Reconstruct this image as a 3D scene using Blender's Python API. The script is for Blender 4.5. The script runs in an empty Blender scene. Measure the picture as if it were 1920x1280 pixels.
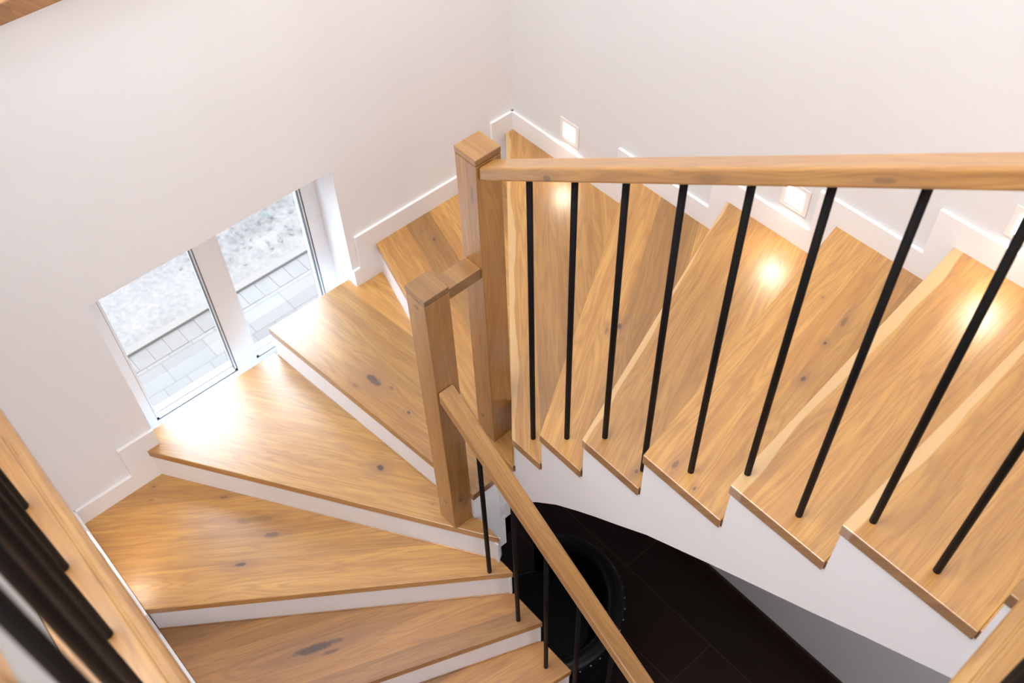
import bpy, bmesh, math, random
from mathutils import Vector, Matrix

S = bpy.context.scene
COL = S.collection
PI = math.pi

# ------------------------------------------------------------------ camera
cam_d = bpy.data.cameras.new('camera')
cam = bpy.data.objects.new('camera', cam_d)
COL.objects.link(cam)
S.camera = cam
cam_d.lens = 35.0
cam_d.sensor_width = 36.0
cam_d.clip_start = 0.02
RX = (0.66503195, 0.74640695, -0.02468122)      # image right
RY = (0.56665357, -0.52584514, -0.63433769)     # image down
RZ = (-0.48645271, 0.40786914, -0.77266197)     # view direction
cam.matrix_world = Matrix(((RX[0], -RY[0], -RZ[0], 2.7395),
                           (RX[1], -RY[1], -RZ[1], -2.3514),
                           (RX[2], -RY[2], -RZ[2], 3.5829),
                           (0, 0, 0, 1)))
cam_d.dof.use_dof = True
cam_d.dof.focus_distance = 3.1
cam_d.dof.aperture_fstop = 4.5

# ------------------------------------------------------------------ sky, added fill lights, exposure
W = bpy.data.worlds.new('overcast_sky')
S.world = W
W.use_nodes = True
nt = W.node_tree
nt.nodes.clear()
o_ = nt.nodes.new('ShaderNodeOutputWorld')
bg = nt.nodes.new('ShaderNodeBackground')
tc = nt.nodes.new('ShaderNodeTexCoord')
sx = nt.nodes.new('ShaderNodeSeparateXYZ')
mp = nt.nodes.new('ShaderNodeMapRange')
mp.inputs['From Min'].default_value = 0.0
mp.inputs['From Max'].default_value = 1.0
mp.inputs['To Min'].default_value = 4.0
mp.inputs['To Max'].default_value = 18.5
nt.links.new(tc.outputs['Generated'], sx.inputs[0])
nt.links.new(sx.outputs['Z'], mp.inputs['Value'])
bg.inputs['Color'].default_value = (0.74, 0.85, 1.0, 1)
nt.links.new(mp.outputs[0], bg.inputs['Strength'])
nt.links.new(bg.outputs[0], o_.inputs[0])

def area(name, loc, rot, sx_, sy_, power, color, parent=None, spread=PI):
    d = bpy.data.lights.new(name, 'AREA')
    d.shape = 'RECTANGLE'; d.size = sx_; d.size_y = sy_
    d.energy = power; d.color = color; d.spread = spread
    o = bpy.data.objects.new(name, d)
    COL.objects.link(o)
    o.location = loc; o.rotation_euler = rot
    if parent: o.parent = parent
    return o

# added soft fill from above the stairwell; there is no roof window
area('added_top_fill', (1.2, -3.0, 7.45), (0, 0, 0), 2.2, 3.4, 280, (0.93, 0.97, 1.0))
# added fills from beyond the landing and in the hall, without real sources
area('added_landing_fill', (5.95, -4.2, 3.7), (0, PI / 2, 0), 1.8, 3.0, 62, (0.93, 0.97, 1.0))  # added fill from behind the camera, brightens risers and left wall
area('added_rear_fill', (2.4, -5.95, 3.7), (PI / 2, 0, 0), 3.0, 1.8, 14, (0.93, 0.97, 1.0))  # added weak fill towards the faces turned to the landing
area('added_hall_side_fill', (5.95, -1.9, 0.75), (0, PI / 2, 0), 1.8, 3.2, 42, (0.93, 0.96, 1.0))  # added fill at mid height to brighten risers and nosings
area('added_hall_top_fill', (4.6, -1.8, 1.82), (0, 0, 0), 1.2, 1.2, 22, (0.95, 0.92, 1.0))  # added fill to lift the wall under the stairs

S.view_settings.view_transform = 'Standard'
S.view_settings.look = 'None'
S.view_settings.gamma = 1.0
S.view_settings.exposure = 0.04
S.view_settings.use_curve_mapping = False
try:
    S.cycles.use_denoising = True
    S.cycles.max_bounces = 10
    S.cycles.diffuse_bounces = 6
    S.cycles.transparent_max_bounces = 16
    S.cycles.sample_clamp_indirect = 8.0
except Exception:
    pass

# ------------------------------------------------------------------ materials
def new_mat(name):
    m = bpy.data.materials.new(name); m.use_nodes = True
    n = m.node_tree
    b = n.nodes['Principled BSDF']
    return m, n, b

def plain(name, color, rough=0.5, spec=0.5, noise=0.0, scale=8.0, bump=0.0, bscale=200.0, metallic=0.0, coat=0.0):
    m, n, b = new_mat(name)
    b.inputs['Base Color'].default_value = (*color, 1)
    b.inputs['Roughness'].default_value = rough
    b.inputs['Specular IOR Level'].default_value = spec
    b.inputs['Metallic'].default_value = metallic
    b.inputs['Coat Weight'].default_value = coat
    tc = n.nodes.new('ShaderNodeTexCoord')
    if noise > 0:
        t = n.nodes.new('ShaderNodeTexNoise'); t.inputs['Scale'].default_value = scale
        t.inputs['Detail'].default_value = 4
        n.links.new(tc.outputs['Object'], t.inputs['Vector'])
        mx = n.nodes.new('ShaderNodeMix'); mx.data_type = 'RGBA'
        mx.inputs[6].default_value = (*[c * (1 - noise) for c in color], 1)
        mx.inputs[7].default_value = (*[min(1, c * (1 + noise)) for c in color], 1)
        n.links.new(t.outputs[0], mx.inputs[0])
        n.links.new(mx.outputs[2], b.inputs['Base Color'])
    if bump > 0:
        t = n.nodes.new('ShaderNodeTexNoise'); t.inputs['Scale'].default_value = bscale
        n.links.new(tc.outputs['Object'], t.inputs['Vector'])
        bp = n.nodes.new('ShaderNodeBump'); bp.inputs['Strength'].default_value = bump
        bp.inputs['Distance'].default_value = 0.002
        n.links.new(t.outputs[0], bp.inputs['Height'])
        n.links.new(bp.outputs[0], b.inputs['Normal'])
    return m

def oak(name, seed=0.0, plank=0.13, offset=0.0, knots=(), axis='X', rough=0.33, tint=(1, 1, 1), coat=1.0,
        light=(0.520, 0.275, 0.066), mid=(0.395, 0.182, 0.036), dark=(0.25, 0.098, 0.028), plankvar=0.24, seams=True, endgrain=True, sap=0.0):
    """oak: grain runs along the object's local X (or Z); knots = (x, y, length, width, strength) in local metres"""
    m, n, b = new_mat(name)
    N = n.nodes; L = n.links
    def math_(op, a, b_=None, c=None, clamp=False):
        q = N.new('ShaderNodeMath'); q.operation = op; q.use_clamp = clamp
        for i, v in enumerate((a, b_, c)):
            if v is None: continue
            if isinstance(v, (int, float)): q.inputs[i].default_value = v
            else: L.new(v, q.inputs[i])
        return q.outputs[0]
    def comb(x, y, z):
        q = N.new('ShaderNodeCombineXYZ')
        for i, v in enumerate((x, y, z)):
            if isinstance(v, (int, float)): q.inputs[i].default_value = v
            else: L.new(v, q.inputs[i])
        return q.outputs[0]
    def noise(vec, scale, detail=3, rough_=0.5, dist=0.0):
        q = N.new('ShaderNodeTexNoise'); q.inputs['Scale'].default_value = scale
        q.inputs['Detail'].default_value = detail; q.inputs['Roughness'].default_value = rough_
        q.inputs['Distortion'].default_value = dist
        L.new(vec, q.inputs['Vector']); return q.outputs[0]
    def mixc(f, a, b_):
        q = N.new('ShaderNodeMix'); q.data_type = 'RGBA'
        if isinstance(f, (int, float)): q.inputs[0].default_value = f
        else: L.new(f, q.inputs[0])
        for i, v in ((6, a), (7, b_)):
            if isinstance(v, tuple): q.inputs[i].default_value = (*v, 1)
            else: L.new(v, q.inputs[i])
        return q.outputs[2]
    def smooth(v, a, b_, lo=0.0, hi=1.0):
        q = N.new('ShaderNodeMapRange'); q.interpolation_type = 'SMOOTHSTEP'
        L.new(v, q.inputs['Value'])
        q.inputs['From Min'].default_value = a; q.inputs['From Max'].default_value = b_
        q.inputs['To Min'].default_value = lo; q.inputs['To Max'].default_value = hi
        return q.outputs[0]
    tcn = N.new('ShaderNodeTexCoord')
    sp = N.new('ShaderNodeSeparateXYZ'); L.new(tcn.outputs['Object'], sp.inputs[0])
    if axis == 'X': gx, gy, gz = sp.outputs[0], sp.outputs[1], sp.outputs[2]
    else: gx, gy, gz = sp.outputs[2], sp.outputs[0], sp.outputs[1]
    y = math_('ADD', gy, math_('MULTIPLY', gz, 0.9))
    idx = math_('FLOOR', math_('DIVIDE', math_('ADD', gy, offset), plank))
    wn = N.new('ShaderNodeTexWhiteNoise'); wn.noise_dimensions = '1D'
    L.new(math_('ADD', idx, seed * 7.31 + 0.5), wn.inputs['W'])
    rnd = wn.outputs[0]
    zid = math_('ADD', math_('MULTIPLY', rnd, 9.0), seed * 3.7)
    # knots push the grain aside
    warp = None; kmask = None; halo = None
    for (kx, ky, ka, kb, ks) in knots:
        dx = math_('DIVIDE', math_('SUBTRACT', gx, kx), ka)
        dy = math_('DIVIDE', math_('SUBTRACT', y, ky), kb)
        d = math_('SQRT', math_('ADD', math_('MULTIPLY', dx, dx), math_('MULTIPLY', dy, dy)))
        d2 = math_('ADD', d, math_('MULTIPLY', math_('SUBTRACT', noise(comb(gx, y, zid), 45, 3), 0.5), 0.9))
        k = smooth(d2, 0.45, 1.0, ks, 0.0)
        h = smooth(d, 0.6, 4.5, ks, 0.0)
        w = math_('MULTIPLY', math_('MULTIPLY', math_('DIVIDE', dy, math_('ADD', math_('MULTIPLY', d, d), 1.0)), kb), -1.6)
        kmask = k if kmask is None else math_('MAXIMUM', kmask, k)
        halo = h if halo is None else math_('MAXIMUM', halo, h)
        warp = w if warp is None else math_('ADD', warp, w)
    if warp is not None: y = math_('ADD', y, warp)
    bend = math_('MULTIPLY', math_('SUBTRACT', noise(comb(math_('MULTIPLY', gx, 1.6), math_('MULTIPLY', y, 3.0), zid), 1.0, 2), 0.5), 0.055)
    yb = math_('ADD', y, bend)
    field = noise(comb(math_('MULTIPLY', gx, 1.1), math_('MULTIPLY', yb, 13.0), zid), 1.0, 2)
    rings = math_('MULTIPLY', math_('ADD', math_('SINE', math_('MULTIPLY', field, 85.0)), 1.0), 0.5)
    rings = math_('POWER', rings, 2.2)
    fibre = noise(comb(math_('MULTIPLY', gx, 9.0), math_('MULTIPLY', yb, 330.0), zid), 1.0, 3, 0.6)
    broad = noise(comb(math_('MULTIPLY', gx, 1.3), math_('MULTIPLY', yb, 24.0), zid), 1.0, 4, 0.55)
    c = mixc(smooth(broad, 0.3, 0.7), light, mid)
    c = mixc(math_('MULTIPLY', rings, 0.36), c, dark)
    c = mixc(math_('MULTIPLY', smooth(fibre, 0.42, 0.72), 0.38), c, dark)
    # plank to plank tone
    g = math_('ADD', math_('MULTIPLY', math_('SUBTRACT', rnd, 0.5), 2 * plankvar), 1.0)
    vm = N.new('ShaderNodeVectorMath'); vm.operation = 'SCALE'
    L.new(c, vm.inputs[0]); L.new(g, vm.inputs['Scale']); c = vm.outputs[0]
    vm = N.new('ShaderNodeVectorMath'); vm.operation = 'MULTIPLY'
    L.new(c, vm.inputs[0]); vm.inputs[1].default_value = tint; c = vm.outputs[0]
    if kmask is not None:
        c = mixc(math_('MULTIPLY', halo, 0.45), c, (0.22, 0.10, 0.055))
        c = mixc(math_('MULTIPLY', kmask, 0.85), c, (0.045, 0.025, 0.02))
    if seams:
        fr = math_('FRACT', math_('DIVIDE', math_('ADD', gy, offset), plank))
        e = math_('ABSOLUTE', math_('SUBTRACT', fr, 0.5))
        c = mixc(smooth(e, 0.4925, 0.4995, 0.0, 0.35), c, dark)
    if sap:
        band = smooth(math_('ADD', math_('ABSOLUTE', gy), math_('MULTIPLY', math_('SUBTRACT', noise(comb(math_('MULTIPLY', gx, 2.2), 0.0, zid), 1.0, 2), 0.5), 0.08)), sap, sap + 0.006, 0.75, 0.0)
        c = mixc(band, c, (0.66, 0.43, 0.20))
    # sawn end grain is darker and pinker than the planed faces
    sn = N.new('ShaderNodeSeparateXYZ'); L.new(tcn.outputs['Normal'], sn.inputs[0])
    eg = smooth(math_('ABSOLUTE', sn.outputs[0 if axis == 'X' else 2]), 0.45, 0.75)
    vm = N.new('ShaderNodeVectorMath'); vm.operation = 'MULTIPLY'
    L.new(c, vm.inputs[0]); vm.inputs[1].default_value = (0.72, 0.74, 1.15)
    if endgrain: c = mixc(eg, c, vm.outputs[0])
    L.new(c, b.inputs['Base Color'])
    b.inputs['Roughness'].default_value = rough
    L.new(math_('ADD', math_('MULTIPLY', fibre, 0.12), rough - 0.06), b.inputs['Roughness'])
    b.inputs['Specular IOR Level'].default_value = 0.5
    b.inputs['Coat Weight'].default_value = coat
    b.inputs['Coat Roughness'].default_value = 0.37
    b.inputs['Coat IOR'].default_value = 1.6
    bp = N.new('ShaderNodeBump'); bp.inputs['Strength'].default_value = 0.12
    bp.inputs['Distance'].default_value = 0.0008
    L.new(fibre, bp.inputs['Height']); L.new(bp.outputs[0], b.inputs['Normal'])
    return m

def emit(name, color, strength):
    m = bpy.data.materials.new(name); m.use_nodes = True
    n = m.node_tree; n.nodes.clear()
    o = n.nodes.new('ShaderNodeOutputMaterial'); e = n.nodes.new('ShaderNodeEmission')
    e.inputs[0].default_value = (*color, 1); e.inputs[1].default_value = strength
    n.links.new(e.outputs[0], o.inputs[0]); return m

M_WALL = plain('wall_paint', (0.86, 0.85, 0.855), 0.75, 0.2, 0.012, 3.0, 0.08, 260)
M_WALLR = plain('back_wall_darkened', (0.745, 0.735, 0.742), 0.75, 0.2, 0.012, 3.0, 0.08, 260)  # wall paint darkened to offset excess fill light on this wall
M_TRIM = plain('white_lacquer', (0.86, 0.845, 0.85), 0.35, 0.45, 0.01, 5.0)
M_PLASTER = plain('white_plaster', (0.88, 0.87, 0.885), 0.7, 0.2, 0.012, 4.0, 0.05, 200)
M_PVC = plain('white_window_frame', (0.88, 0.90, 0.93), 0.3, 0.5)
M_GASKET = plain('grey_gasket', (0.10, 0.12, 0.14), 0.5, 0.3)
M_BLACK = plain('black_metal', (0.004, 0.003, 0.0032), 0.6, 0.15)
M_CEIL = plain('ceiling_paint', (0.84, 0.84, 0.84), 0.8, 0.2)
M_LEATHER = plain('black_leather', (0.003, 0.003, 0.0035), 0.36, 0.25, 0.1, 20, 0.35, 55)
M_NAIL = plain('nailhead_metal', (0.25, 0.30, 0.30), 0.3, 0.5, metallic=1.0)
M_DARKWOOD = plain('dark_skirting', (0.035, 0.018, 0.012), 0.55, 0.3, 0.1, 12)
M_PLATE = plain('light_cover', (0.82, 0.78, 0.76), 0.3, 0.5)
M_STRIP = plain('painted_strip', (0.25, 0.23, 0.22), 0.6, 0.3, 0.03, 12)
M_LED = emit('led_diffuser', (1.0, 0.97, 0.93), 5.0)

def glass_mat():
    m = bpy.data.materials.new('window_glass'); m.use_nodes = True
    n = m.node_tree; n.nodes.clear()
    o = n.nodes.new('ShaderNodeOutputMaterial')
    t = n.nodes.new('ShaderNodeBsdfTransparent'); t.inputs[0].default_value = (0.95, 0.97, 0.97, 1)
    g = n.nodes.new('ShaderNodeBsdfGlossy'); g.inputs['Roughness'].default_value = 0.0
    f = n.nodes.new('ShaderNodeFresnel'); f.inputs[0].default_value = 1.45
    mx = n.nodes.new('ShaderNodeMixShader')
    gm = n.nodes.new('ShaderNodeNewGeometry'); iv = n.nodes.new('ShaderNodeMath'); iv.operation = 'SUBTRACT'
    iv.inputs[0].default_value = 1.0; n.links.new(gm.outputs['Backfacing'], iv.inputs[1])
    ml = n.nodes.new('ShaderNodeMath'); ml.operation = 'MULTIPLY'
    n.links.new(f.outputs[0], ml.inputs[0]); n.links.new(iv.outputs[0], ml.inputs[1])
    n.links.new(ml.outputs[0], mx.inputs[0]); n.links.new(t.outputs[0], mx.inputs[1]); n.links.new(g.outputs[0], mx.inputs[2])
    n.links.new(mx.outputs[0], o.inputs[0]); return m
M_GLASS = glass_mat()

def tile_mat():
    m, n, b = new_mat('dark_floor_tile')
    tcn = n.nodes.new('ShaderNodeTexCoord')
    mpg = n.nodes.new('ShaderNodeMapping'); mpg.inputs['Rotation'].default_value[2] = 0
    br = n.nodes.new('ShaderNodeTexBrick'); br.offset = 0.5
    br.inputs['Scale'].default_value = 1.0
    br.inputs['Brick Width'].default_value = 1.2; br.inputs['Row Height'].default_value = 0.30
    br.inputs['Mortar Size'].default_value = 0.003
    br.inputs['Color1'].default_value = (0.013, 0.005, 0.0035, 1); br.inputs['Color2'].default_value = (0.018, 0.007, 0.005, 1)
    br.inputs['Mortar'].default_value = (0.04, 0.026, 0.02, 1)
    n.links.new(tcn.outputs['Object'], mpg.inputs[0]); n.links.new(mpg.outputs[0], br.inputs['Vector'])
    n.links.new(br.outputs[0], b.inputs['Base Color'])
    b.inputs['Roughness'].default_value = 0.55; b.inputs['Specular IOR Level'].default_value = 0.25
    return m
M_TILE = tile_mat()

def paver_mat():
    m, n, b = new_mat('concrete_pavers')
    tcn = n.nodes.new('ShaderNodeTexCoord')
    br = n.nodes.new('ShaderNodeTexBrick'); br.offset = 0.37; br.squash = 0.55; br.squash_frequency = 2; br.offset_frequency = 2
    br.inputs['Scale'].default_value = 1.0
    br.inputs['Brick Width'].default_value = 0.30; br.inputs['Row Height'].default_value = 0.20
    br.inputs['Mortar Size'].default_value = 0.004
    br.inputs['Color1'].default_value = (0.101, 0.085, 0.074, 1); br.inputs['Color2'].default_value = (0.086, 0.073, 0.065, 1)
    br.inputs['Mortar'].default_value = (0.064, 0.054, 0.048, 1)
    mpg = n.nodes.new('ShaderNodeMapping'); mpg.inputs['Rotation'].default_value[2] = PI / 2
    n.links.new(tcn.outputs['Object'], mpg.inputs[0]); n.links.new(mpg.outputs[0], br.inputs['Vector'])
    n.links.new(br.outputs[0], b.inputs['Base Color']); b.inputs['Roughness'].default_value = 0.9
    return m
M_PAVER = paver_mat()
M_COBBLE = plain('grey_cobble', (0.099, 0.085, 0.077), 0.9, 0.2, 0.15, 9)
M_KERB = plain('pale_kerb_stone', (0.110, 0.094, 0.082), 0.9, 0.2, 0.05, 9)

def gravel_mat():
    m, n, b = new_mat('grey_gravel')
    tcn = n.nodes.new('ShaderNodeTexCoord')
    v = n.nodes.new('ShaderNodeTexNoise'); v.inputs['Scale'].default_value = 28; v.inputs['Detail'].default_value = 6
    v2 = n.nodes.new('ShaderNodeTexNoise'); v2.inputs['Scale'].default_value = 3
    cr = n.nodes.new('ShaderNodeValToRGB')
    cr.color_ramp.elements[0].position = 0.3; cr.color_ramp.elements[0].color = (0.069, 0.059, 0.054, 1)
    cr.color_ramp.elements[1].position = 0.68; cr.color_ramp.elements[1].color = (0.118, 0.099, 0.087, 1)
    mx = n.nodes.new('ShaderNodeMath'); mx.operation = 'MULTIPLY_ADD'; mx.inputs[1].default_value = 0.6
    n.links.new(tcn.outputs['Object'], v.inputs['Vector']); n.links.new(tcn.outputs['Object'], v2.inputs['Vector'])
    n.links.new(v.outputs[0], mx.inputs[0])
    m2 = n.nodes.new('ShaderNodeMath'); m2.operation = 'MULTIPLY'; m2.inputs[1].default_value = 0.4
    n.links.new(v2.outputs[0], m2.inputs[0]); n.links.new(m2.outputs[0], mx.inputs[2])
    n.links.new(mx.outputs[0], cr.inputs[0]); n.links.new(cr.outputs[0], b.inputs['Base Color'])
    b.inputs['Roughness'].default_value = 0.95
    return m
M_GRAVEL = gravel_mat()

# ------------------------------------------------------------------ mesh helpers
def link(name, bm, mat, parent=None, loc=(0, 0, 0), rotz=0.0, bevel=0.0, segs=2, smooth=False, kind=None):
    bmesh.ops.recalc_face_normals(bm, faces=bm.faces)
    me = bpy.data.meshes.new(name); bm.to_mesh(me); bm.free()
    me.materials.append(mat)
    if smooth:
        for p in me.polygons: p.use_smooth = True
    o = bpy.data.objects.new(name, me); COL.objects.link(o)
    o.location = loc; o.rotation_euler = (0, 0, rotz)
    if parent: o.parent = parent
    if kind: o['kind'] = kind
    if bevel > 0:
        md = o.modifiers.new('edge', 'BEVEL'); md.width = bevel; md.segments = segs; md.limit_method = 'ANGLE'
        md.angle_limit = math.radians(40)
    return o

def box(bm, x0, x1, y0, y1, z0, z1):
    vs = [bm.verts.new((x, y, z)) for z in (z0, z1) for (x, y) in ((x0, y0), (x1, y0), (x1, y1), (x0, y1))]
    for f in ((3, 2, 1, 0), (4, 5, 6, 7), (0, 1, 5, 4), (1, 2, 6, 5), (2, 3, 7, 6), (3, 0, 4, 7)):
        bm.faces.new([vs[i] for i in f])

def prism(bm, pts, z0, z1):
    a = [bm.verts.new((p[0], p[1], z0)) for p in pts]; b = [bm.verts.new((p[0], p[1], z1)) for p in pts]
    n = len(pts)
    bm.faces.new(a[::-1]); bm.faces.new(b)
    for i in range(n): bm.faces.new((a[i], a[(i + 1) % n], b[(i + 1) % n], b[i]))

def extrude_profile(bm, pts, axis, a0, a1):
    """pts = (u, v); axis 'y': u=x, v=z swept in y; axis 'x': u=y, v=z swept in x"""
    def P(u, v, a): return (u, a, v) if axis == 'y' else (a, u, v)
    A = [bm.verts.new(P(u, v, a0)) for u, v in pts]; B = [bm.verts.new(P(u, v, a1)) for u, v in pts]
    n = len(pts)
    bm.faces.new(A); bm.faces.new(B[::-1])
    for i in range(n): bm.faces.new((A[i], B[i], B[(i + 1) % n], A[(i + 1) % n]))

def cyl(bm, p0, p1, r, n=20):
    p0 = Vector(p0); p1 = Vector(p1); d = p1 - p0
    mt = Matrix.Translation((p0 + p1) / 2) @ d.to_track_quat('Z', 'Y').to_matrix().to_4x4()
    bmesh.ops.create_cone(bm, cap_ends=True, segments=n, radius1=r, radius2=r, depth=d.length, matrix=mt)

def empty(name, loc, label=None, cat=None, group=None):
    o = bpy.data.objects.new(name, None); COL.objects.link(o); o.location = loc
    o.empty_display_size = 0.1
    if label: o['label'] = label
    if cat: o['category'] = cat
    if group: o['group'] = group
    return o

def tag(o, label, cat, group=None, kind=None):
    o['label'] = label; o['category'] = cat
    if group: o['group'] = group
    if kind: o['kind'] = kind
    return o

def put(parent, o):
    """parent keeps the object where it is in the world (the parent is only translated)"""
    o.parent = parent
    o.location = Vector(o.location) - Vector(parent.location)
    return o

H = 0.18          # rise
T = 0.04          # tread thickness
FLOOR = -8 * H    # -1.44, dark floor below
LAND = 12 * H     # 2.16, upper landing

# ------------------------------------------------------------------ setting: walls, floor, ceiling
WY0, WY1, WZ0, WZ1 = -1.980, -0.943, -0.30, 1.017      # opening of the stair window
bm = bmesh.new()
TOP = 7.5
for (y0, y1, z0, z1) in ((-6.0, WY0, FLOOR, TOP), (WY1, 0.30, FLOOR, TOP), (WY0, WY1, FLOOR, WZ0), (WY0, WY1, WZ1, TOP)):
    box(bm, -0.34, 0.0, y0, y1, z0, z1)
wl = link('wall_left', bm, M_WALL, kind='structure')
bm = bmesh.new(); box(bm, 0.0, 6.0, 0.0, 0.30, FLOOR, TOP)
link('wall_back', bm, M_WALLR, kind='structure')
bm = bmesh.new(); box(bm, 0.0, 2.80, -2.56, -2.40, FLOOR, LAND - 0.04)
link('wall_front', bm, M_PLASTER, kind='structure')
bm = bmesh.new(); box(bm, 0.0, 6.0, -6.2, -6.0, FLOOR, TOP)
link('wall_rear', bm, M_WALL, kind='structure')
bm = bmesh.new(); box(bm, 6.0, 6.2, -6.2, 0.3, FLOOR, TOP)
link('wall_right', bm, M_WALL, kind='structure')
bm = bmesh.new(); box(bm, -0.34, 6.2, -6.2, 0.3, TOP, TOP + 0.2)
link('ceiling', bm, M_CEIL, kind='structure')
bm = bmesh.new(); box(bm, 0.0, 6.0, -6.0, 0.0, FLOOR - 0.15, FLOOR)
link('floor', bm, M_TILE, kind='structure')
# landing slab: L-shaped, in front of the well and to its right
bm = bmesh.new()
box(bm, 0.0, 6.0, -6.0, -2.56, LAND - 0.30, LAND - 0.03)
box(bm, 2.90, 6.0, -2.56, -1.13, LAND - 0.30, LAND - 0.03)
box(bm, 3.34, 6.0, -1.13, 0.0, LAND - 0.30, LAND - 0.03)
link('floor_landing', bm, oak('landing_oak', 21, 0.14), kind='structure')
# painted strip between landing boards and landing floor
bm = bmesh.new(); box(bm, 0.0, 2.90, -2.56, -2.493, LAND - 0.04, LAND - 0.012)
link('trim_1', bm, M_STRIP, kind='structure')
# thin wooden ledge on the window wall, high above the window
bm = bmesh.new(); box(bm, 0.0, 0.055, -5.0, -1.2, 2.092, 2.152)
link('trim_2', bm, oak('ledge_oak', 14, 0.3, axis='X', tint=(0.92, 0.82, 0.75)), kind='structure', bevel=0.004)

# dark skirting of the room under the stairs
bm = bmesh.new(); box(bm, 0.0, 6.0, -0.014, 0.0, FLOOR, FLOOR + 0.09)
link('baseboard_lower', bm, M_DARKWOOD, kind='structure')

# ------------------------------------------------------------------ stepped skirting along the walls
SK = 0.096
def skirt(name, axis, steps, end, wall, thick, low=-0.05):
    """steps = [(coordinate where the step starts, level)...] in walking order; one stepped board"""
    top = []; bot = []
    for i, (a, k) in enumerate(steps):
        b_ = steps[i + 1][0] if i + 1 < len(steps) else end
        top += [(a, k * H + SK), (b_, k * H + SK)]
        bot += [(a, k * H + low), (b_, k * H + low)]
    bm = bmesh.new()
    extrude_profile(bm, top + bot[::-1], axis, wall, wall + thick)
    return link(name, bm, M_TRIM, kind='structure', bevel=0.0025, segs=2)
skirt('baseboard_left', 'x', [(-2.395, 0), (-2.139, 1)], -1.980, 0.0, 0.014, -0.2)
skirt('baseboard_left', 'x', [(-0.943, 2), (-0.908, 3), (-0.136, 4)], 0.0, 0.0, 0.014, -0.2)
skirt('baseboard_back', 'y', [(0.0, 4), (0.655, 5), (1.126, 6), (1.548, 7), (1.933, 8), (2.30, 9), (2.66, 10), (2.95, 11)], 3.34, -0.014, 0.014, -0.2)
skirt('baseboard_front', 'y', [(0.0, 0), (0.60, -1), (1.16, -2), (1.60, -3), (1.93, -4), (2.2, -5)], 2.5, -2.40, 0.013, -0.2)

# ------------------------------------------------------------------ staircase
ST = empty('staircase', (1.1, -1.2, FLOOR), 'winding staircase with oak treads and white risers turning round a narrow well', 'staircase')

def side(p, q, d):      # line p->q shifted by d to its left
    v = Vector((q[0] - p[0], q[1] - p[1])); n = Vector((-v.y, v.x)).normalized() * d
    return n

# each tread: level, inner nosing point, wall nosing point, rest of the outline, knots in world metres, seed, plank
IN_U, IN_L, WF = -1.130, -1.235, -2.387
TR = []
def tread(level, inner, wall, rest, knots=(), seed=0, plank=0.135, offs=0.0, rlen=None, tint=(1, 1, 1)):
    TR.append((level, inner, wall, rest, knots, seed, plank, offs, rlen, tint))

tread(-7, (3.00, IN_L), (3.00, WF), [(3.27, WF), (3.27, IN_L)][::-1][::-1], seed=41)
TR.clear()
# lower flight (rises towards the window wall)
lower = [(-7, 3.28, 3.28), (-6, 3.01, 3.01), (-5, 2.74, 2.73), (-4, 2.47, 2.40), (-3, 2.20, 2.08), (-2, 1.93, 1.80)]
prev_in, prev_w = None, None
LN = {-8 + 1: (3.28, 3.28), -6: (3.01, 3.01), -5: (2.74, 2.72), -4: (2.30, 2.42), -3: (1.93, 1.86), -2: (1.70, 1.49), -1: (1.53, 1.055), 0: (1.36, 0.520)}
LN[-5] = (2.66, 2.74); LN[-6] = (2.98, 3.02)
for k in (-7, -6, -5, -4, -3, -2, -1):
    a, w = LN[k]; a2, w2 = LN[k + 1]
    kn = ()
    if k == -1: kn = ((1.006, -1.969, 0.13, 0.020, 1.0), (1.06, -1.93, 0.04, 0.010, 0.7), (0.66, -2.268, 0.03, 0.008, 0.4))
    tread(k, (a, IN_L), (w, WF), [(w2, WF), (a2, IN_L)], kn, seed=30 + k, plank=0.16, tint=(0.94, 0.86, 0.80))
# winders
tread(0, (1.36, IN_L), (0.520, WF), [(0.0, WF), (0.0, -2.045), (1.29, IN_L)],
      ((0.6065, -2.008, 0.030, 0.010, 1.0), (0.5775, -1.844, 0.035, 0.014, 0.7), (0.47, -1.86, 0.09, 0.02, 0.42), (0.0475, -2.09, 0.008, 0.004, 1.0), (0.294, -1.897, 0.02, 0.007, 0.7), (0.10, -2.13, 0.005, 0.003, .8)),
      seed=3, plank=0.155, offs=0.02)
tread(1, (1.29, IN_L), (0.0, -2.048), [(0.0, WY0 + 0.002), (-0.068, WY0 + 0.002), (-0.068, -1.366), (1.165, -1.25), (1.165, IN_L)],
      ((0.7276, -1.381, 0.021, 0.017, 1.0), (0.168, -1.634, 0.007, 0.004, .6), (1.0, -1.33, .008, .004, .5)), seed=5, plank=0.24, offs=0.05)
tread(2, (1.165, -1.250), (-0.052, -1.366), [(-0.052, WY1 - 0.002), (0.0, WY1 - 0.002), (0.0, -0.804), (1.165, -1.128)],
      ((0.477, -1.2, 0.055, 0.022, 0.95), (0.56, -1.17, 0.02, 0.009, 0.6), (0.703, -1.194, 0.011, 0.007, 1.0), (0.45, -1.27, 0.02, 0.008, .5)), seed=8, plank=0.215, offs=0.10)
tread(3, (1.165, -1.130), (0.0, -0.806), [(0.0, -0.042), (1.262, -1.130)],
      ((0.1656, -0.611, 0.012, 0.007, 1.0), (0.0887, -0.62, 0.012, 0.006, .5)), seed=11, plank=0.125, offs=0.03)
tread(4, (1.262, -1.130), (0.0, -0.044), [(0.0, 0.0), (0.716, 0.0), (1.402, -1.128)], (), seed=2, plank=0.14, offs=0.06)
tread(5, (1.402, IN_U), (0.716, 0.0), [(1.198, 0.0), (1.591, IN_U)], ((1.2576, -0.612, 0.020, 0.009, .9), (1.24, -0.66, .02, .006, .5)), seed=13, plank=0.17, offs=0.02)
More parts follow.
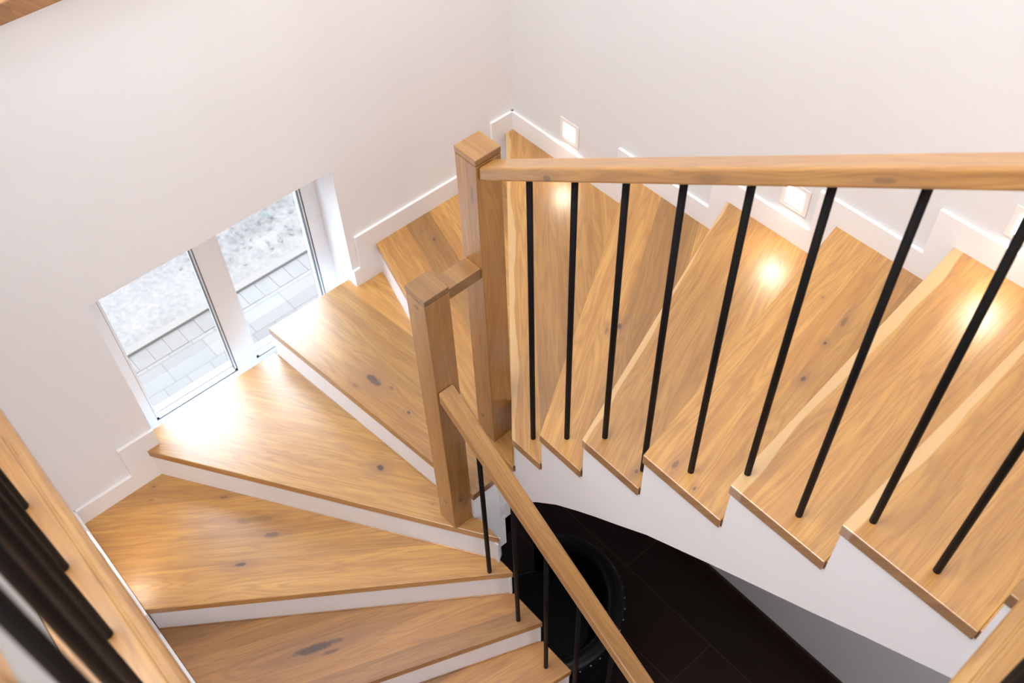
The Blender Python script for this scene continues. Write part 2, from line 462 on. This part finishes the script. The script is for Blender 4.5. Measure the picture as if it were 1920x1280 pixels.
tread(6, (1.591, IN_U), (1.198, 0.0), [(1.635, 0.0), (1.824, IN_U)], ((1.5315, -0.127, 0.024, 0.014, .45), (1.779, -1.09, .01, .006, .8)), seed=16, plank=0.20, offs=0.03)
tread(7, (1.824, IN_U), (1.635, 0.0), [(2.013, 0.0), (2.101, IN_U)],
      ((1.905, -1.085, 0.022, 0.010, .7), (1.99, -1.105, 0.008, 0.005, .7), (1.918, -0.444, 0.009, 0.006, 1.0), (1.906, -0.336, 0.03, 0.009, .55),
       (1.957, -0.597, 0.015, 0.008, .9), (1.80, -0.30, .004, .003, .8)), seed=19, plank=0.10, offs=0.0)
tread(8, (2.101, IN_U), (2.013, 0.0), [(2.370, 0.0), (2.386, IN_U)], (), seed=24, plank=0.17, offs=0.10)
tread(9, (2.386, IN_U), (2.370, 0.0), [(2.712, 0.0), (2.720, IN_U)], (), seed=27, plank=0.155, offs=0.02)
tread(10, (2.720, IN_U), (2.712, 0.0), [(3.02, 0.0), (3.02, IN_U)], (), seed=33, plank=0.15)
tread(11, (3.02, IN_U), (3.02, 0.0), [(3.34, 0.0), (3.34, IN_U)], (), seed=35, plank=0.15)

PROUD = 0.005
body = bmesh.new()
NOSE = {t[0]: (t[1], t[2]) for t in TR}
for (level, inner, wall, rest, knots, seed, plank, offs, rlen, tint) in TR:
    z = level * H
    d = Vector((wall[0] - inner[0], wall[1] - inner[1])); ang = math.atan2(d.y, d.x)
    org = Vector((inner[0], inner[1], z))
    ca, sa = math.cos(-ang), math.sin(-ang)
    def loc(p):
        x, y = p[0] - org.x, p[1] - org.y
        return (x * ca - y * sa, x * sa + y * ca)
    # the tread reaches a little behind the next riser
    pts = [inner, wall] + list(rest)
    bm = bmesh.new(); prism(bm, [loc(p) for p in pts], -T, 0)
    if level + 1 in NOSE:
        ni, nw = NOSE[level + 1]; nd = Vector((nw[0] - ni[0], nw[1] - ni[1])).normalized()
        nn = Vector((-nd.y, nd.x))
        cc = Vector((sum(p[0] for p in pts) / len(pts), sum(p[1] for p in pts) / len(pts)))
        if (cc - Vector(ni)).dot(nn) > 0: nn = -nn
        i0 = Vector(ni) + nd * 0.008; w0 = Vector(nw)
        i1 = i0 + nn * 0.012; w1 = w0 + nn * 0.012
        if level + 1 in (4, 5, 6, 7, 8, 9, 10, 11): i1.y = max(i1.y, ni[1])
        prism(bm, [loc(p) for p in (i0, w0, w1, i1)], -T, -0.0002)
    kn = tuple((*loc((k[0], k[1])), k[2], k[3], k[4]) for k in knots)
    m = oak('oak_tread_%d' % (level + 8), seed, plank, offs + 2.0, kn, tint=tint, sap={8: 0.03, 6: 0.012, 9: 0.018, 4: 0.015}.get(level, 0.0))
    o = link('tread', bm, m, None, org, ang, bevel=0.003, segs=2)
    put(ST, o)
    # riser board under the nosing
    n = side(inner, wall, 1.0)
    c = Vector((sum(p[0] for p in pts) / len(pts), sum(p[1] for p in pts) / len(pts)))
    if (c - Vector(inner)).dot(n) < 0: n = -n
    dn = d.normalized()
    wall_ins = 0.0 if not (level == 2) else 0.0
    a0 = Vector(inner) + n * PROUD + dn * 0.006; a1 = Vector(wall) + n * PROUD
    b0 = a0 + n * 0.02; b1 = a1 + n * 0.02
    a1 = a1 - dn * 0.001; b1 = b1 - dn * 0.001
    bm = bmesh.new(); prism(bm, [a0, a1, b1, b0], z - H, z - T)
    put(ST, link('riser', bm, M_TRIM))
    # masonry below the step, set back from the riser and the side face
    q = []
    for p in pts:
        v = Vector(p); v = v + (c - v).normalized() * 0.032
        q.append(v)
    prism(body, q, z - H - 0.10 if level > -7 else FLOOR, z - T - 0.001)
put(ST, link('stair_body', body, M_PLASTER))

# white side face of the upper flight: stepped top, curved lower edge
inn = [(t[1][0], t[0]) for t in TR if t[0] >= 4]
top = [(1.167, 3 * H - T)]
top += [(inn[0][0] + PROUD, 3 * H - T)]
for i, (x, k) in enumerate(inn):
    x2 = inn[i + 1][0] if i + 1 < len(inn) else 3.34
    top += [(x + PROUD, k * H - T), (x2 + PROUD if i + 1 < len(inn) else x2, k * H - T)]
low = [(1.150, -0.16), (1.150, -0.02), (1.172, 0.10), (1.196, 0.196), (1.235, 0.262), (1.293, 0.330), (1.382, 0.440), (1.479, 0.546), (1.582, 0.636), (1.66, 0.700), (1.747, 0.767),
       (1.874, 0.868), (2.00, 0.947), (2.116, 1.020), (2.409, 1.195), (2.544, 1.280), (2.734, 1.392), (3.34, 1.77)]
bm = bmesh.new()
extrude_profile(bm, [(1.150, 3 * H - T)] + top[1:] + low[::-1], 'y', -1.124, -1.06)
put(ST, link('stringer', bm, M_PLASTER))
# sloping underside slab between the side face and the wall
bm = bmesh.new()
lw = low[6:]
extrude_profile(bm, [(x, z_ + 0.12) for x, z_ in lw] + [(x, z_ + 0.004) for x, z_ in lw][::-1], 'y', -1.062, -0.001)
put(ST, link('soffit', bm, M_PLASTER))
# side face of the lower flight
lowk = [(LN[k][0], k) for k in (0, -1, -2, -3, -4, -5, -6, -7)]
pts = [(1.165, -T + H)]
pts = [(1.165, H - T), (1.29 + 0.0, H - T), (1.29, -T)]
cur = []
for i, (x, k) in enumerate(lowk):
    cur += [(x - PROUD, k * H - T), (x - PROUD, (k - 1) * H - T)]
bm = bmesh.new()
extrude_profile(bm, pts + cur + [(3.27, FLOOR), (2.95, FLOOR), (1.9, -0.78), (1.6, -0.54), (1.35, -0.32), (1.165, -0.20)], 'y', IN_L - 0.013, IN_L - 0.006)
put(ST, link('stringer', bm, M_PLASTER))
# end face of the well
bm = bmesh.new(); box(bm, 1.12, 1.160, IN_L - 0.012, -1.10, -0.20, 2 * H - T - 0.002)
put(ST, link('well_end', bm, M_PLASTER))

# ------------------------------------------------------------------ newel posts and rails
def slanted(name, x0, x1, z_at0, slope, width, thick, yc, mat, parent, bevel=0.007):
    """rail running in +x; z_at0 = height of its top at x0; local X follows the slope"""
    a = math.atan(slope); Lr = (x1 - x0) / math.cos(a)
    bm = bmesh.new()
    t = thick * math.cos(a)
    sh = math.tan(a) * t
    vs = []
    for (y) in (-width / 2, width / 2):
        vs.append([bm.verts.new(p) for p in ((0, y, 0), (Lr, y, 0), (Lr - sh, y, -t), (0 - sh, y, -t))])
    A, B = vs
    bm.faces.new(A); bm.faces.new(B[::-1])
    for i in range(4): bm.faces.new((A[i], A[(i + 1) % 4], B[(i + 1) % 4], B[i]))
    o = link(name, bm, mat, None, (x0, yc, z_at0), 0, bevel=bevel, segs=3)
    o.rotation_euler = (0, -a, 0)
    put(parent, o)
    return o

def post(parent, cx, cy, z0, z1, size, seed, knots=(), cap=True, tint=(1, 1, 1)):
    bm = bmesh.new(); s = size / 2
    ct = 0.022
    box(bm, -s, s, -s, s, 0, z1 - z0 - ct - 0.0015)
    o = link('newel_post', bm, oak('oak_post_%d' % seed, seed, 0.2, 1.0, knots, axis='Z', tint=tint, seams=False), None, (cx, cy, z0), 0, bevel=0.003)
    put(parent, o)
    bm = bmesh.new(); box(bm, -s - 0.0005, s + 0.0005, -s - 0.0005, s + 0.0005, -ct, 0)
    c = link('post_cap', bm, oak('oak_cap_%d' % seed, seed + .5, 0.2, 1.0, axis='X', tint=(0.66, 0.64, 0.60), seams=False), None, (0, 0, z1 - z0), 0, bevel=0.003)
    c.parent = o
    bm = bmesh.new(); box(bm, -s + 0.003, s - 0.003, -s + 0.003, s - 0.003, z1 - z0 - ct - 0.003, z1 - z0 - ct + 0.001)
    g = link('cap_joint', bm, M_DARKWOOD); g.parent = o
    return o

def plug(parent, x, y, z):
    bm = bmesh.new(); cyl(bm, (0, 0.002, 0), (0, -0.0012, 0), 0.010, 24)
    o = link('screw_plug', bm, oak('oak_plug', 50, 0.2, 1.0, tint=(0.55, 0.5, 0.45), seams=False)); o.parent = parent
    o.location = Vector((x, y, z)) - Vector(parent.location) - Vector(parent.parent.location)
    return o

BR = 0.0088
proto = {}
def baluster(parent, x, y, z0, z1):
    bm = bmesh.new(); cyl(bm, (0, 0, 0), (0, 0, z1 - z0), BR, 20)
    me_o = link('baluster', bm, M_BLACK, smooth=False)
    for p in me_o.data.polygons: p.use_smooth = len(p.vertices) == 4
    me_o.location = (x, y, z0); put(parent, me_o)
    return me_o

UR = empty('stair_railing', (1.09, -1.063, 3 * H), 'oak railing with black round balusters beside the upper flight, tall post at its left end', 'railing')
bigp = post(UR, 1.090, -1.063, 3 * H, 1.866, 0.090, 61, ((1.19, -0.02, 0.05, 0.010, 0.55), (0.25, -0.01, 0.02, .006, .4)), tint=(0.98, 0.92, 0.90))
plug(bigp, 1.075, -1.108, 0.647)
SU = 0.627
m_rail = oak('oak_upper_rail', 66, 0.3, 1.0, ((0.30, -0.055, 0.02, 0.010, .7), (1.25, -0.05, 0.03, 0.007, .5), (0.85, -0.05, 0.05, 0.01, .4)), tint=(0.90, 0.87, 0.87), seams=False)
rail = slanted('handrail', 1.136, 3.30, 1.838, SU, 0.058, 0.047, -1.072, m_rail, UR)
def uz(x): return 1.838 + SU * (x - 1.136) - 0.045
for x, k in ((1.307, 4), (1.470, 5), (1.631, 6), (1.788, 6), (1.947, 7), (2.108, 8), (2.267, 8), (2.426, 9), (2.587, 9), (2.745, 10), (2.90, 10), (3.06, 11)):
    baluster(UR, x, -1.072, k * H, uz(x))

LR = empty('stair_railing', (1.10, -1.288, H), 'oak railing descending beside the lower flight, short post joined to the taller one', 'railing')
smallp = post(LR, 1.100, -1.288, H, 1.488, 0.091, 71, ((0.17, 0.04, 0.018, 0.008, 0.9),), tint=(0.98, 0.93, 0.88))
plug(smallp, 1.099, -1.3335, 1.429 - 0.0); plug(smallp, 1.101, -1.3335, 0.331)
SL = -0.716
rl = slanted('handrail', 1.146, 2.80, 1.055, SL, 0.062, 0.052, -1.299, oak('oak_lower_rail', 76, 0.3, 1.0, tint=(0.86, 0.84, 0.80), seams=False), LR)
def lz(x): return 1.055 + SL * (x - 1.146) - 0.049
for x, k in ((1.294, 0), (1.457, -1), (1.619, -2), (1.780, -3), (1.94, -4), (2.10, -4), (2.26, -4), (2.42, -5), (2.58, -5), (2.75, -6)):
    baluster(LR, x, -1.300, k * H, lz(x))
bm = bmesh.new(); box(bm, -0.0335, 0.0335, 0, 0.136, -0.045, 0)
con = link('connecting_rail', bm, oak('oak_connector', 78, 0.3, 1.0, axis='X', tint=(0.68, 0.65, 0.60), seams=False), None, (1.0935, -1.2435, 1.452), 0, bevel=0.003)
put(LR, con)

# ------------------------------------------------------------------ landing railings (close to the camera)
prof = [(-0.120, 0.0), (-0.030, 0.0), (-0.026, -0.001), (-0.0235, -0.004), (-0.021, -0.0045), (-0.0185, -0.003), (-0.010, -0.005), (-0.003, -0.010), (0.0, -0.018), (0.0, -0.040), (-0.120, -0.040)]
def board(parent, axis, edge, a0, a1, sign, seed, tint=(1, 1, 1)):
    """landing edge board: profile faces +y (axis x) or -x (axis y)"""
    bm = bmesh.new()
    Lb = a1 - a0
    extrude_profile(bm, prof, 'x', 0, Lb)
    o = link('edge_board', bm, oak('oak_board_%d' % seed, seed, 0.3, 1.0, tint=tint, seams=False), None)
    if axis == 'x': o.location = (a0, edge, LAND)
    else:
        o.location = (edge, a0, LAND); o.rotation_euler = (0, 0, PI / 2)
    put(parent, o); return o

RTOP = LAND + 1.13
A_ = empty('landing_railing', (1.4, -2.425, LAND), 'blurred landing railing at the lower left, black balusters standing on an oak board', 'railing', 'landing railings round the stairwell')
board(A_, 'x', -2.3705, 0.0, 2.80, 1, 81, (0.88, 0.86, 0.84))
x = 1.701 - 0.148 * 11
while x < 2.62:
    baluster(A_, x, -2.4265, LAND, RTOP - 0.04); x += 0.1485
bm = bmesh.new(); box(bm, -1.38, 1.40, -0.026, 0.026, -0.045, 0)
put(A_, link('handrail', bm, oak('oak_landing_rail', 83, 0.3, 1.0, seams=False), None, (1.4, -2.4265, RTOP), 0, bevel=0.007))

B_ = empty('landing_railing', (2.80, -1.7, LAND), 'blurred corner of landing railing at the lower right, oak board with one dark baluster', 'railing', 'landing railings round the stairwell')
bo = board(B_, 'y', 2.7385, -2.36, -1.135, 1, 82, (0.97, 0.95, 0.93))
y = -1.52
for yy in (-1.222, -1.371, -1.52, -1.669, -1.817):
    baluster(B_, 2.795, yy, LAND, RTOP - 0.04)
bm = bmesh.new(); box(bm, -0.03, 0.03, -0.55, 0.50, -0.045, 0)
put(B_, link('handrail', bm, oak('oak_landing_rail2', 84, 0.3, 1.0, axis='X', seams=False), None, (2.795, -1.66, RTOP), 0, bevel=0.007))

# ------------------------------------------------------------------ window_1
WN = empty('window_1', (-0.20, -1.46, 0.5)); WN['kind'] = 'structure'
XF = -0.170     # room side of the frame
bm = bmesh.new()
box(bm, -0.25, XF, WY0, WY0 + 0.060, 0.085, WZ1 - 0.06)
box(bm, -0.25, XF, WY1 - 0.068, WY1, 0.085, WZ1 - 0.06)
box(bm, -0.25, XF, WY0, WY1, WZ1 - 0.06, WZ1)
box(bm, -0.25, XF, WY0, WY1, WZ0, 0.085)
box(bm, -0.25, XF, -1.514, -1.416, 0.085, WZ1 - 0.06)
put(WN, link('window_frame', bm, M_PVC))
panes = [(WY0 + 0.060, -1.514), (-1.416, WY1 - 0.068)]
for (y0, y1) in panes:
    bm = bmesh.new(); box(bm, -0.206, -0.202, y0, y1, 0.085, WZ1 - 0.06)
    put(WN, link('pane', bm, M_GLASS))
    # glazing bead and dark gasket round the pane
    bm = bmesh.new()
    for (a, b_) in ((y0, y0 + 0.012), (y1 - 0.012, y1)):
        box(bm, -0.200, XF - 0.006, a, b_, 0.085, WZ1 - 0.06)
    box(bm, -0.200, XF - 0.006, y0, y1, 0.085, 0.100)
    put(WN, link('glazing_bead', bm, M_PVC))
    bm = bmesh.new()
    box(bm, -0.190, XF - 0.004, y1 - 0.0035, y1 - 0.0003, 0.088, WZ1 - 0.06)
    box(bm, -0.190, XF - 0.004, y1 - 0.0155, y1 - 0.0125, 0.102, WZ1 - 0.06)
    box(bm, XF - 0.006, XF - 0.0035, y0 + 0.002, y1 - 0.001, 0.0855, 0.0875)
    box(bm, -0.2005, -0.1985, y0 + 0.012, y1 - 0.012, 0.1005, 0.1035)
    box(bm, XF - 0.008, XF - 0.0055, y0 + 0.0005, y0 + 0.002, 0.088, WZ1 - 0.06)
    put(WN, link('gasket', bm, M_GASKET))

# ------------------------------------------------------------------ outside ground seen through the window
OG = -1.40
XK = -2.05
bm = bmesh.new(); box(bm, XK + 0.22, -0.34, -14, 12, OG - 0.2, OG)
link('ground_paving', bm, M_PAVER, kind='structure')
bm = bmesh.new()
random.seed(5)
yy = -8.0
while yy < 6:
    box(bm, XK + 0.066, XK + 0.216, yy + 0.002, yy + 0.1165, OG - 0.2, OG + random.uniform(-0.001, 0.002)); yy += 0.118
link('kerb_cobbles', bm, M_COBBLE, kind='structure')
bm = bmesh.new(); box(bm, XK + 0.06, XK + 0.222, -14, 12, OG - 0.2, OG - 0.003)
link('cobble_joints', bm, M_GRAVEL, kind='structure')
bm = bmesh.new(); box(bm, XK, XK + 0.062, -14, 12, OG - 0.2, OG + 0.02)
link('kerb', bm, M_KERB, kind='structure')
bm = bmesh.new(); bmesh.ops.create_grid(bm, x_segments=70, y_segments=70, size=0.5)
bmesh.ops.scale(bm, vec=(6, 8, 1), verts=bm.verts)
for v in bm.verts: v.co.z = random.uniform(-0.012, 0.012)
g = link('gravel', bm, M_GRAVEL, None, (XK - 3.0, -1.5, OG + 0.005), smooth=True)
tag(g, 'grey gravel bed outside the low window beyond the pale kerb', 'gravel', kind='stuff')
bm = bmesh.new(); box(bm, -40, XK - 5.9, -40, 40, OG - 0.3, OG - 0.02)
link('ground', bm, M_COBBLE, kind='structure')

def leafpile(name, label, cx, cy, n, col, spread, size):
    rnd = random.Random(cx * 100 + n)
    bm = bmesh.new()
    for i in range(n):
        a = rnd.uniform(0, 2 * PI); r = rnd.random() ** 0.6
        x, y = cx + spread[0] * r * math.cos(a), cy + spread[1] * r * math.sin(a)
        z = OG + 0.012 + rnd.uniform(0, 0.05)
        s = rnd.uniform(0.6, 1.2) * size; t = rnd.uniform(0, 2 * PI)
        tilt = rnd.uniform(-0.5, 0.5)
        pts = []
        for (u, v, w) in ((0, -1, 0), (0.45, -0.3, 0.12), (0.35, 0.5, 0.10), (0, 1, 0), (-0.35, 0.5, 0.10), (-0.45, -0.3, 0.12)):
            uu, vv = u * s, v * s
            pts.append(bm.verts.new((x + uu * math.cos(t) - vv * math.sin(t), y + uu * math.sin(t) + vv * math.cos(t), z + w * s + tilt * vv)))
        bm.faces.new(pts)
    o = link(name, bm, plain(name + '_material', col, 0.8, 0.2, 0.3, 25))
    tag(o, label, 'leaves', kind='stuff'); return o
leafpile('fallen_leaves', 'pale brown fallen leaves on the gravel outside the window', -2.45, -0.40, 260, (0.085, 0.075, 0.068), (0.34, 0.6), 0.018)
leafpile('ground_cover_leaves', 'small green ground cover leaves on the gravel outside the window', -2.62, -0.30, 90, (0.062, 0.072, 0.060), (0.18, 0.28), 0.016)

# ------------------------------------------------------------------ step lights in the walls
def step_light(x, z, wall, label, power=0.32):
    if wall == 'back': loc = (x, -0.0005, z); rz = 0
    else: loc = (x, -2.3995, z); rz = PI
    e = empty('step_light', loc, label, 'light', 'square step lights in the stair walls')
    e.rotation_euler = (0, 0, rz)
    bm = bmesh.new(); box(bm, -0.056, 0.056, -0.004, 0.0, -0.056, 0.056)
    link('cover_plate', bm, M_PLATE, e, bevel=0.0015)
    bm = bmesh.new(); box(bm, -0.034, 0.034, -0.0075, -0.004, -0.036, 0.036)
    link('diffuser', bm, M_LED, e, bevel=0.003)
    area('lamp', (0, -0.022, -0.004), (math.radians(-30), 0, 0), 0.07, 0.07, power, (1.0, 0.88, 0.70), e, math.radians(125))
    return e
step_light(0.367, 0.900, 'back', 'small square step light nearest the corner, above the first upper tread')
step_light(1.460, 1.262, 'back', 'small square step light just under the handrail, middle of the three')
step_light(2.176, 1.620, 'back', 'small square step light cut by the right edge of the picture')

step_light(0.30, 0.25, 'front', 'square step light in the front wall beside the lowest winder, seen edge-on', 0.35)

# ------------------------------------------------------------------ armchair in the room below
AC = empty('armchair', (1.27, -0.99, FLOOR), 'black leather tub armchair with nailheads standing on the dark floor under the stairs', 'armchair')
AC.rotation_euler = (0, 0, math.radians(20))
def shell(name, r0, r1, z0, z1, a0, a1, mat, n=40, lip=0.03):
    """curved padded back: section swept along an arc with a rounded top"""
    bm = bmesh.new(); rings = []
    sec = [(r0, z0), (r0, z1 - lip), (r0 + (r1 - r0) * 0.15, z1 - lip * 0.3), (r0 + (r1 - r0) * 0.5, z1), (r0 + (r1 - r0) * 0.85, z1 - lip * 0.3), (r1, z1 - lip), (r1 - 0.01, z0)]
    for i in range(n + 1):
        a = a0 + (a1 - a0) * i / n
        drop = 0.10 * abs(2 * i / n - 1) ** 3
        rings.append([bm.verts.new((r * math.cos(a), r * math.sin(a), zz - (drop if zz > z0 + 0.1 else 0))) for r, zz in sec])
    for i in range(n):
        for j in range(len(sec)):
            k = (j + 1) % len(sec)
            bm.faces.new((rings[i][j], rings[i + 1][j], rings[i + 1][k], rings[i][k]))
    bm.faces.new(rings[0]); bm.faces.new(rings[-1][::-1])
    o = link(name, bm, mat, AC, smooth=True, bevel=0.0); return o
shell('backrest', 0.29, 0.375, 0.12, 0.74, math.radians(-125), math.radians(125), M_LEATHER)
bm = bmesh.new()
for r, zz in ((0.285, 0.14),):
    bmesh.ops.create_cone(bm, cap_ends=True, segments=48, radius1=0.27, radius2=0.285, depth=0.22, matrix=Matrix.Translation((-0.02, 0, 0.25)))
link('seat_base', bm, M_LEATHER, AC, bevel=0.01)
bm = bmesh.new()
bmesh.ops.create_cone(bm, cap_ends=True, segments=48, radius1=0.275, radius2=0.265, depth=0.10, matrix=Matrix.Translation((-0.02, 0, 0.415)))
link('seat_cushion', bm, M_LEATHER, AC, bevel=0.03, segs=4)
for sx_, sy_ in ((1, 1), (1, -1), (-1, 1), (-1, -1)):
    bm = bmesh.new(); bmesh.ops.create_cone(bm, cap_ends=True, segments=16, radius1=0.014, radius2=0.022, depth=0.14, matrix=Matrix.Translation((sx_ * 0.19, sy_ * 0.19, 0.07)))
    link('leg', bm, M_DARKWOOD, AC)
for i in range(30):
    a = math.radians(-120 + 240 * i / 29)
    bm = bmesh.new(); bmesh.ops.create_uvsphere(bm, u_segments=8, v_segments=6, radius=0.006, matrix=Matrix.Translation((0.374 * math.cos(a), 0.374 * math.sin(a), 0.70 - 0.10 * abs(2 * i / 29 - 1) ** 3)))
    link('nailhead', bm, M_NAIL, AC, smooth=True)
